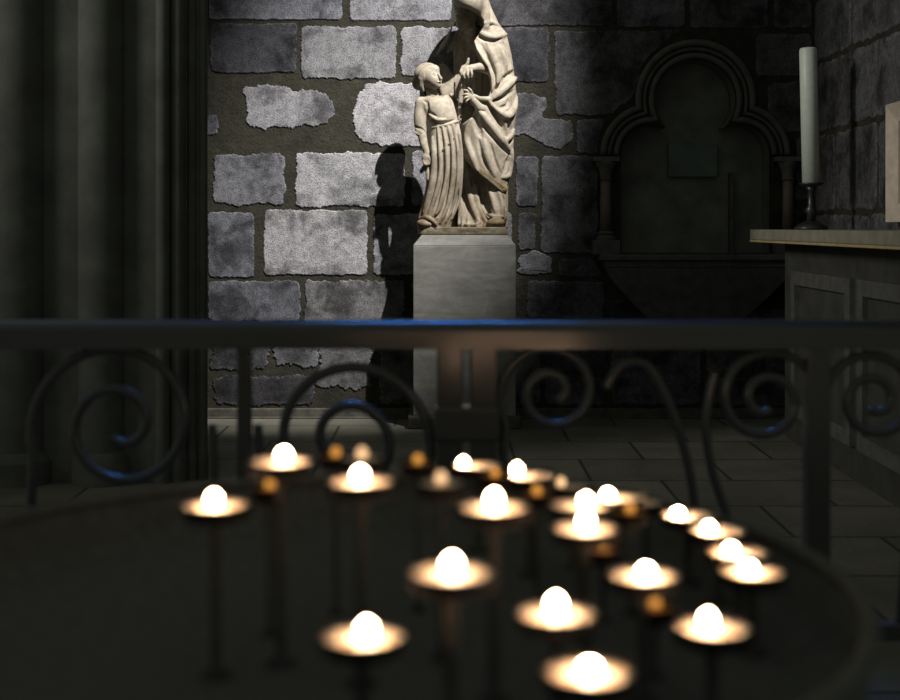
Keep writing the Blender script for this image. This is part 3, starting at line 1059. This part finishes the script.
zt = W(0, 235.0, PF).z; zc = W(0, 245.5, PF).z
bm = bmesh.new()
add_box(bm, -hw, hw, -0.2, 0.2, 0.07, zc)
bevel_obj(from_bm('shaft', bm, M['grey_marble'], ped), 0.004)
bm = bmesh.new()
add_box(bm, -hw, hw, -0.2, 0.2, zc + 0.0015, zt)
for v in bm.verts:
    if v.co.z > zc + 0.01:
        v.co.x *= 1 - 0.046 / hw; v.co.y *= 0.93
from_bm('top_slab', bm, M['grey_marble'], ped)
bm = bmesh.new()
add_box(bm, -hw - 0.03, hw + 0.03, -0.23, 0.2, 0.0, 0.07)
bevel_obj(from_bm('foot_slab', bm, M['plinth'], ped), 0.01)

# ------------------------------------------------------------------ altar, candle and framed picture on the right
M['altar_dark'] = simple('dark_altar_stone', (0.045, 0.045, 0.04), 0.7, var=0.3, scale=8)
M['altar_top'] = simple('altar_top_stone', (0.24, 0.22, 0.165), 0.6, var=0.2, scale=14)
AXL = (750 - 450) / FP * 6.8
al = empty('altar', (AXL + 0.05, 4.2, 0), 'dark altar with a pale stone top against the right wall', 'altar')
ze = 1.12 - (229.5 - HZ) / FP * 6.8
th = 10.0 / FP * 6.8
def la(x, y, z):
    return (x - AXL - 0.05, y - 4.2, z)
bm = bmesh.new()
add_box(bm, -0.05, XR - AXL - 0.07, -2.1, 2.6, ze - th, ze)
top = bevel_obj(from_bm('table_top', bm, M['altar_top'], al), 0.004)
bm = bmesh.new()
add_box(bm, -0.052, -0.02, -2.1, 2.6, ze - th - 0.012, ze - th - 0.001)
from_bm('gilt_fillet', bm, simple('dull_gilt', (0.42, 0.33, 0.17), 0.45, var=0.2), al)
bm = bmesh.new()
add_box(bm, 0.10, XR - AXL - 0.07, -2.0, 2.45, 0.0, ze - th - 0.001)
from_bm('body', bm, M['altar_dark'], al)
bm = bmesh.new()
for y0 in (-1.85, -0.8, 0.25, 1.3):
    add_box(bm, 0.075, 0.11, y0, y0 + 0.95, 0.15, 0.22)
    add_box(bm, 0.075, 0.11, y0, y0 + 0.95, 0.82, 0.89)
    add_box(bm, 0.075, 0.11, y0, y0 + 0.07, 0.22, 0.82)
    add_box(bm, 0.075, 0.11, y0 + 0.88, y0 + 0.95, 0.22, 0.82)
from_bm('panel_frames', bm, M['carved'], al)

CY = 6.5
cb = W(811, 183, CY); ct = W(808, 48, CY)
cw = 8.6 / FP * CY
cl_ = empty('altar_candle', cb, 'tall unlit white candle standing on the altar', 'candle')
M['wax_white'] = simple('white_wax', (0.60, 0.66, 0.58), 0.42, var=0.06, scale=30, bump=0.05, spec=0.5)
lean = (ct - cb)
bm = bmesh.new()
Hc = lean.length
add_lathe(bm, [(0, -0.0), (cw, 0.0), (cw, Hc - 0.012), (cw * 0.86, Hc), (cw * 0.3, Hc - 0.006), (0, Hc - 0.008)], 40)
bmesh.ops.transform(bm, matrix=Vector((0, 0, 1)).rotation_difference(lean).to_matrix().to_4x4(), verts=bm.verts)
wx = from_bm('wax', bm, M['wax_white'], cl_, True)
bm = bmesh.new()
add_tube(bm, [lean * 0.99, lean * 1.004, lean * 1.014 + Vector((0.002, 0, 0))], 0.0022, 8)
from_bm('wick', bm, M['iron'], cl_)
cs = empty('candlestick', (cb.x, CY, ze), 'dark turned candlestick under the tall white candle', 'candlestick')
hh = cb.z - ze
bm = bmesh.new()
add_lathe(bm, [(0, 0), (0.085, 0), (0.085, 0.012), (0.06, 0.03), (0.03, 0.045), (0, 0.045)], 32)
from_bm('foot', bm, M['iron'], cs, True)
bm = bmesh.new()
add_lathe(bm, [(0, 0.045), (0.024, 0.045), (0.018, 0.08), (0.034, 0.10), (0.018, 0.12), (0.016, hh - 0.04), (0.03, hh - 0.02), (0, hh - 0.02)], 24)
from_bm('stem', bm, M['iron'], cs, True)
bm = bmesh.new()
add_lathe(bm, [(0, hh - 0.02), (0.03, hh - 0.02), (0.062, hh - 0.008), (0.064, hh), (0.058, hh - 0.0015), (0, hh - 0.0015)], 32)
from_bm('drip_pan', bm, M['iron'], cs, True)

# framed picture hanging on the right wall
fy1 = (XR - 0.075) * FP / (885.5 - 450)          # far edge
zt_ = 1.12 - (105 - HZ) / FP * fy1; zb_ = 1.12 - (222 - HZ) / FP * fy1
fw, fh = 0.62, zt_ - zb_
pf = empty('picture_frame', (XR - 0.03, fy1 - fw / 2, zb_), 'pale wooden picture frame hanging on the right wall above the altar', 'picture frame')
M['frame'] = simple('pale_wood', (0.52, 0.44, 0.36), 0.5, var=0.15, scale=18, bump=0.15)
def bar(name, pts):
    bm = bmesh.new()
    rings = []
    for q in pts:
        rings.append([bm.verts.new(v) for v in q])
    for i in range(4):
        j = (i + 1) % 4
        bm.faces.new((rings[0][i], rings[0][j], rings[1][j], rings[1][i]))
    bm.faces.new(rings[0]); bm.faces.new(rings[1])
    return from_bm(name, bm, M['frame'], pf)
O = [(-fw / 2, 0), (fw / 2, 0), (fw / 2, fh), (-fw / 2, fh)]
w_ = 0.085
I = [(-fw / 2 + w_, w_), (fw / 2 - w_, w_), (fw / 2 - w_, fh - w_), (-fw / 2 + w_, fh - w_)]
for i, nm in enumerate(('bottom_rail', 'side_rail', 'top_rail', 'side_rail')):
    j = (i + 1) % 4
    q = []
    for o_, n_ in ((O[i], I[i]), (O[j], I[j])):
        q.append([(0.03, *o_), (-0.045, *o_), (-0.015, *n_), (0.03, *n_)])
    bar(nm, q)
bm = bmesh.new()
add_box(bm, 0.004, 0.02, -fw / 2 + w_ - 0.002, fw / 2 - w_ + 0.002, w_ - 0.002, fh - w_ + 0.002)
t = NT('brownish_picture')
n = t.noise(6.0, 4, 0.6, dist=0.5)
t.set(t.ramp(n, [(0.36, (0.03, 0.028, 0.022)), (0.44, (0.30, 0.24, 0.17)), (0.7, (0.38, 0.31, 0.22))]), 0.6)
from_bm('picture', bm, t.m, pf)

# ------------------------------------------------------------------ wrought iron railing between the candles and the chapel
RY = 2.3
kr = RY / FP
t = NT('railing_iron')
t.set((0.045, 0.0465, 0.043), 0.2, 0.0, 0.4)
t.bump(t.noise(80.0), 0.05, 0.002)
M['rail_iron'] = t.m
rl = empty('iron_railing', (0, RY, 0), 'black wrought iron railing with scrolls, crossing in front of the statue', 'railing')
def lr(px, py):
    p = W(px, py, RY)
    return Vector((p.x, 0, p.z))
zt = lr(0, 319.5).z; zb = lr(0, 348).z
def profile_bar(name, x0, x1, z0, z1, hy, rad=0.008):
    bm = bmesh.new()
    add_box(bm, x0, x1, -hy, hy, z0, z1)
    o = from_bm(name, bm, M['rail_iron'], rl)
    m_ = o.modifiers.new('bevel', 'BEVEL'); m_.width = rad; m_.segments = 5; m_.limit_method = 'ANGLE'
    o.data.polygons.foreach_set('use_smooth', [True] * len(o.data.polygons))
    w_ = o.modifiers.new('wn', 'WEIGHTED_NORMAL'); w_.keep_sharp = False
    return o
bm = bmesh.new()
sec = [(-0.024, zb), (0.024, zb), (0.024, zt - 0.02)]
for i in range(1, 16):
    a = math.pi * i / 16
    sec.append((0.024 * math.cos(a), zt - 0.02 + 0.02 * math.sin(a)))
sec.append((-0.024, zt - 0.02))
ends = [[bm.verts.new((x, y, z)) for y, z in sec] for x in (-1.55, 1.55)]
for i in range(len(sec)):
    j = (i + 1) % len(sec)
    f = bm.faces.new((ends[0][i], ends[0][j], ends[1][j], ends[1][i]))
    f.smooth = 3 <= i <= len(sec) - 2
bm.faces.new(ends[0]); bm.faces.new(ends[1])
from_bm('top_rail', bm, M['rail_iron'], rl)
profile_bar('bottom_rail', -1.55, 1.55, 0.10, 0.135, 0.015, 0.004)
profile_bar('middle_rail', -1.55, 1.55, lr(0, 640).z, lr(0, 622).z, 0.012, 0.004)
for px, wd in ((450, 26), (483.5, 27), (816.5, 23), (244.5, 14), (-72, 24), (1160, 24)):
    a = lr(px, 0).x
    profile_bar('post', a - wd * kr / 2, a + wd * kr / 2, 0.0, zb + 0.004, min(0.02, wd * kr / 2), 0.004)
# lower bar that closes the gap of the twin posts
profile_bar('collar', lr(437, 0).x - 0.004, lr(497, 0).x + 0.004, lr(0, 440).z, lr(0, 406).z, 0.026, 0.005)


def spiral(cx, cy, r0, r1, a0, turns, n=90, tail=None):
    """from the outer end inwards; angles in degrees, anticlockwise positive as seen"""
    P = []
    if tail:
        P += [lr(*q) for q in tail]
    for i in range(n + 1):
        u = i / n
        a = math.radians(a0 + 360 * turns * u)
        r = r0 + (r1 - r0) * (u ** 0.85)
        P.append(lr(cx + r * math.cos(a), cy - r * math.sin(a)))
    return P


def smooth_line(pts, n=12):
    P = [Vector((x, y)) for x, y in pts]
    out = []
    for i in range(len(P) - 1):
        p0, p1, p2, p3 = P[max(i - 1, 0)], P[i], P[i + 1], P[min(i + 2, len(P) - 1)]
        for j in range(n):
            t = j / n
            out.append(0.5 * (2 * p1 + (p2 - p0) * t + (2 * p0 - 5 * p1 + 4 * p2 - p3) * t * t + (3 * p1 - p0 - 3 * p2 + p3) * t ** 3))
    out.append(P[-1])
    return [lr(p.x, p.y) for p in out]


def scroll(name, pts, r=4.6):
    bm = bmesh.new()
    add_tube(bm, pts, r * kr, seg=12)
    return from_bm(name, bm, M['rail_iron'], rl, True)


# left of the twin posts: a big arch that rolls in on itself, and its mate beyond the thin post
scroll('scroll', spiral(346, 440, 88, 14, -20, 1.9, 130, tail=[(437, 622), (436, 540), (433, 485)]), 5.2)
scroll('scroll', spiral(120, 425, 92, 14, 200, -1.9, 130, tail=[(30, 622), (30, 540), (32, 480)]), 5.0)
scroll('bar', smooth_line([(258, 425), (262, 470), (276, 540), (285, 622)]), 4.5)
scroll('bar', smooth_line([(212, 425), (214, 470), (210, 540), (206, 622)]), 4.5)
# right of the twin posts
scroll('scroll', spiral(552, 393, 56, 10, 215, -1.75, 110, tail=[(514, 622), (506, 510), (503, 450)]), 4.8)
scroll('bar', smooth_line([(606, 388), (622, 365), (645, 364), (664, 392), (680, 434), (694, 500), (702, 622)]), 4.6)
scroll('scroll', spiral(766, 400, 58, 10, -25, 1.9, 110), 4.8)
scroll('bar', smooth_line([(715, 372), (706, 420), (712, 470), (730, 530), (740, 622)]), 4.5)
scroll('scroll', spiral(874, 400, 54, 10, 205, -1.9, 110), 4.8)
scroll('bar', smooth_line([(925, 372), (934, 420), (928, 470), (910, 530), (900, 622)]), 4.5)

# ------------------------------------------------------------------ round candle stand
CX, CYY = -0.11, 1.26
DISH = 0.70
M['dish'] = iron_material('stand_iron', (0.092, 0.094, 0.085), 0.75, 0.1)
cs_ = empty('candle_stand', (CX, CYY, 0), 'round black iron candle stand in the foreground, holding the lit tealights', 'candle stand')
bm = bmesh.new()
add_lathe(bm, [(0, DISH - 0.012), (0.46, DISH - 0.012), (0.505, DISH + 0.012), (0.51, DISH + 0.058), (0.503, DISH + 0.058), (0.497, DISH + 0.018), (0.455, DISH), (0, DISH)], 96)
from_bm('dish', bm, M['dish'], cs_, True)
bm = bmesh.new()
ring = [(0.507 * math.cos(a), 0.507 * math.sin(a), DISH + 0.062) for a in np.linspace(0, 2 * math.pi, 121)]
add_tube(bm, ring, 0.008, 10, up=Vector((0, 0, 1)))
from_bm('rim', bm, M['dish'], cs_, True)
bm = bmesh.new()
add_lathe(bm, [(0, 0.05), (0.035, 0.05), (0.026, 0.12), (0.024, 0.32), (0.045, 0.36), (0.024, 0.40), (0.024, 0.64), (0.09, DISH - 0.012), (0, DISH - 0.012)], 32)
from_bm('column', bm, M['dish'], cs_, True)
bm = bmesh.new()
add_lathe(bm, [(0, 0), (0.21, 0), (0.21, 0.02), (0.12, 0.035), (0.05, 0.055), (0, 0.055)], 48)
from_bm('foot', bm, M['dish'], cs_, True)

M['holder'] = iron_material('holder_iron', (0.06, 0.06, 0.055), 0.8, 0.05)
M['cup'] = simple('tealight_cup', (0.008, 0.0076, 0.007), 0.8, 0.0, 0.1, var=0.1)
t = NT('warm_wax')
t.set((0.95, 0.68, 0.50), 0.5, 0, 0.3)
t.b.inputs['Subsurface Weight'].default_value = 1.0
t.b.inputs['Subsurface Radius'].default_value = (1.0, 1.0, 1.0)
t.b.inputs['Subsurface Scale'].default_value = 0.022
M['wax'] = t.m
t = NT('amber_wax')
t.set((0.55, 0.26, 0.07), 0.45, 0, 0.3)
M['amber'] = t.m
M['wick'] = simple('wick', (0.02, 0.018, 0.015), 0.9, bump=0)
M['flame'] = flame_material('candle_flame', (1.0, 0.62, 0.38), 88.0)
M['flame_bright'] = flame_material('squat_candle_flame', (1.0, 0.62, 0.38), 170.0)
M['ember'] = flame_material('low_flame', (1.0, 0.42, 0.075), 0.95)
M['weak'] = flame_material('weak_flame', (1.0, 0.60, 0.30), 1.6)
_cache = {}


def lathe_mesh(key, prof, seg=32):
    if key not in _cache:
        bm = bmesh.new()
        add_lathe(bm, prof, seg)
        bmesh.ops.recalc_face_normals(bm, faces=bm.faces)
        me = bpy.data.meshes.new(key)
        bm.to_mesh(me); bm.free()
        me.polygons.foreach_set('use_smooth', [True] * len(me.polygons))
        _cache[key] = me
    return _cache[key]


def part(name, me, mat, parent, loc=(0, 0, 0), scale=1.0):
    if not me.materials:
        me.materials.append(mat)
    o = bpy.data.objects.new(name, me)
    COL.objects.link(o)
    o.parent = parent
    o.location = loc
    o.scale = (scale,) * 3 if not isinstance(scale, tuple) else scale
    return o


CUP_H = 0.012
PROFS = {
    'full': dict(r=0.033, cup='cup_full', wax='wax_full', waxm='wax', fl=(0.0060, 0.0150), fm='flame'),
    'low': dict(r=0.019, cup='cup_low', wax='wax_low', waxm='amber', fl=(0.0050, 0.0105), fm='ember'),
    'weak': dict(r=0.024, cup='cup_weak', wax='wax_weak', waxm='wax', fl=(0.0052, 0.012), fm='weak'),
}
PLACED = []


def tealight(px, py, H, kind, label, fdx=0.0, fs=1.0, s=1.0, group='lit tealights on the candle stand'):
    y = H * FP / (py - HZ)
    x = (px - 450) / FP * y
    z = CAM_Z - H                      # level of the wax
    P = PROFS[kind]
    r = P['r'] * s
    for (X, Y, R, L) in PLACED:
        if math.hypot(X - x, Y - y) < r + R:
            print('TOUCH', label, '|', L, round(math.hypot(X - x, Y - y) - r - R, 4))
    PLACED.append((x, y, r, label))
    rc = math.hypot(x - CX, y - CYY)
    if rc > 0.45:
        print('OFF DISH', label, round(rc, 3))
    # holder on the stand: a stem and a shallow pan
    zb_ = z - (CUP_H - 0.0025) * s
    hgt = zb_ - DISH
    bm = bmesh.new()
    q = r / 0.0305
    add_lathe(bm, [(0, 0), (0.013 * q, 0), (0.013 * q, 0.003), (0.005 * q, 0.007), (0.0045 * q, hgt - 0.010), (0.012 * q, hgt - 0.006), (0.022 * q, hgt - 0.004), (0.027 * q, hgt - 0.0006), (0.022 * q, hgt - 0.0006), (0, hgt - 0.0006)], 24)
    bmesh.ops.translate(bm, verts=bm.verts, vec=(x - CX, y - CYY, DISH))
    from_bm('candle_holder', bm, M['holder'], cs_, True)
    e = empty('tealight', (x, y, zb_), label, 'candle', group)
    R0 = P['r']
    part('cup', lathe_mesh(P['cup'], [(0, 0), (R0 * 0.93, 0), (R0, CUP_H), (R0 * 0.965, CUP_H), (R0 * 0.93, 0.0015), (0, 0.0015)], 40), M['cup'], e, scale=s)
    R1 = R0 * 0.955
    wz = CUP_H - 0.0025
    part('wax', lathe_mesh(P['wax'], [(0, 0.002), (R1 * 0.95, 0.002), (R1, wz), (R1 * 0.8, wz - 0.0004), (R1 * 0.2, wz - 0.0008), (0, wz - 0.0008)], 40), M[P['waxm']], e, scale=s)
    fr, fh = P['fl']
    fx = fdx * y / FP
    part('wick', lathe_mesh('wick', [(0, 0), (0.0007, 0), (0.0006, 0.006), (0, 0.0065)], 8), M['wick'], e, (fx, 0, (wz - 0.001) * s))
    fp = []
    for i in range(17):
        u = i / 16
        fp.append((fr * (math.sin(math.pi * u ** 0.85)) ** 0.6 if 0 < i < 16 else 0.0, fh * u))
    squat = kind == 'full' and fs < 0.71
    part('flame', lathe_mesh('flame_' + kind + '_squat' * squat, fp, 24), M['flame_bright' if squat else P['fm']], e, (fx, 0, wz + 0.0004), (1.0, 1.0, fs))
    return e


for a in (
    (363, 637, .310, 'full', 'lit tealight alone at the front left of the stand', 4, 0.85),
    (588, 673, .316, 'full', 'lit tealight lowest in the photo, at the very front of the stand', 2, 0.55),
    (712, 628, .335, 'full', 'lit tealight at the front right, nearest the right rim of the stand', -4, 0.95),
    (556, 614, .304, 'full', 'lit tealight just behind the foremost one, with a tall egg shaped flame', 0),
    (643, 576, .309, 'full', 'lit tealight standing alone right of centre, before the rear right arc', 3, 0.62),
    (752, 572, .340, 'full', 'rightmost lit tealight, at the end of the rear right arc', -3, 0.6),
    (494, 508, .249, 'full', 'bright tealight behind the central one, just in front of the twin posts', 0),
    (361, 482, .235, 'full', 'lit tealight left of the twin posts, second in the rear left row', -1, 0.85),
    (216, 506, .261, 'full', 'leftmost lit tealight on the stand', -2, 0.9),
    (281, 462, .226, 'full', 'lit tealight at the back left, between the leftmost one and the thin post', 3, 0.85),
    (585, 529, .283, 'full', 'lower of two tealights whose flames line up, in the rear right cluster', 1),
    (451, 573, .260, 'full', 'lit tealight in the middle of the stand, largest bright disc', 1, 0.88),
    (580, 506, .285, 'full', 'upper of two tealights whose flames line up, in the rear right cluster', 6, 0.8),
    (618, 498, .320, 'full', 'bright tealight at the crown of the rear right cluster', -10, 0.65),
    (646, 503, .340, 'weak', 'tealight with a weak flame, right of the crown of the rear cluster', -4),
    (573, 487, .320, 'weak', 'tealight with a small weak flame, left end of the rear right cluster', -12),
    (530, 476, .300, 'full', 'lit tealight right of the twin posts, at the back of the stand', -13),
    (478, 466, .310, 'full', 'lit tealight right in front of the twin posts, farthest at the back', -15, 0.7),
    (688, 516, .340, 'full', 'lit tealight in the rear right arc, left of its brightest pair', -10, 0.55),
    (718, 531, .340, 'full', 'very bright tealight midway along the rear right arc', -9, 0.6),
    (738, 553, .340, 'full', 'lit tealight close behind the rightmost one', -7, 0.6),
):
    tealight(*a)
G2 = 'nearly burnt out amber lights on the candle stand'  # some are small emitters added in place of flame reflections
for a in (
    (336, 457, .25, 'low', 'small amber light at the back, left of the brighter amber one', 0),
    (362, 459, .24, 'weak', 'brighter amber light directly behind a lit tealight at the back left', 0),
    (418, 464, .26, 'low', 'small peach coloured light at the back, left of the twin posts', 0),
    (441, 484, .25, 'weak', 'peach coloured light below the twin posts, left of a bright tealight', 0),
    (270, 489, .27, 'low', 'added amber light for a flame reflection under the back left tealight', 0),
    (603, 551, .345, 'low', 'added amber light for a flame reflection below the two lined up flames', 0),
    (655, 608, .355, 'low', 'added amber light for a flame reflection in front of the tealight right of centre', 0),
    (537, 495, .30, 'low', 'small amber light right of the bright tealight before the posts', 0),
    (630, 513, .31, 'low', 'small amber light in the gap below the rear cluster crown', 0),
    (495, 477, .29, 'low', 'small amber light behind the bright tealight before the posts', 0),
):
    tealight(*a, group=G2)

# ------------------------------------------------------------------ light and camera
world = bpy.data.worlds.new('dim_nave')
SC.world = world
world.use_nodes = True
bg = world.node_tree.nodes['Background']
bg.inputs[0].default_value = (0.93, 1.0, 0.88, 1)
bg.inputs[1].default_value = 0.15


def lamp(name, kind, loc, target, energy, color, **kw_):
    l = bpy.data.lights.new(name, kind)
    l.energy = energy
    l.color = color
    for a, b in kw_.items():
        setattr(l, a, b)
    o = bpy.data.objects.new(name, l)
    COL.objects.link(o)
    o.location = loc
    o.rotation_euler = (Vector(target) - Vector(loc)).to_track_quat('-Z', 'Y').to_euler()
    return o


aim = W(374, 156, 7.32)
src = aim + Vector((0.70, -1.0, 1.46)).normalized() * 6.2
lamp('spotlight', 'SPOT', src, aim, 4600, (1.0, 0.97, 0.93), spot_size=math.radians(24), spot_blend=1.0, shadow_soft_size=0.03)
# added unseen strip hovering above the railing, for the blue glint on top
lamp('blue_glint_strip', 'AREA', (-0.07, 3.0, 2.6), (-0.05, 2.62, 0.95), 4.0, (0.03, 0.27, 1.0), shape='RECTANGLE', size=1.7, size_y=0.05, spread=math.radians(40))
# added unseen fill from the left, lifting the frame, candle and altar
lamp('left_fill', 'AREA', (-7.0, 2.5, 4.5), (2.2, 6.3, 1.4), 14, (1.0, 0.97, 0.9), shape='RECTANGLE', size=1.0, size_y=2.0, spread=math.radians(38))

cam = bpy.data.cameras.new('camera')
cam.lens = 50
cam.sensor_width = 36
cam.shift_y = -(350.0 - HZ) / 900.0
cam.clip_start = 0.02
cam.dof.use_dof = True
cam.dof.focus_distance = 6.85
cam.dof.aperture_fstop = 3.0
co = bpy.data.objects.new('camera', cam)
COL.objects.link(co)
co.location = (0, 0, CAM_Z)
co.rotation_euler = (math.pi / 2, 0, 0)
SC.camera = co
SC.view_settings.view_transform = 'Standard'
SC.view_settings.look = 'None'
SC.view_settings.gamma = 1
SC.view_settings.exposure = 0
SC.view_settings.use_curve_mapping = False
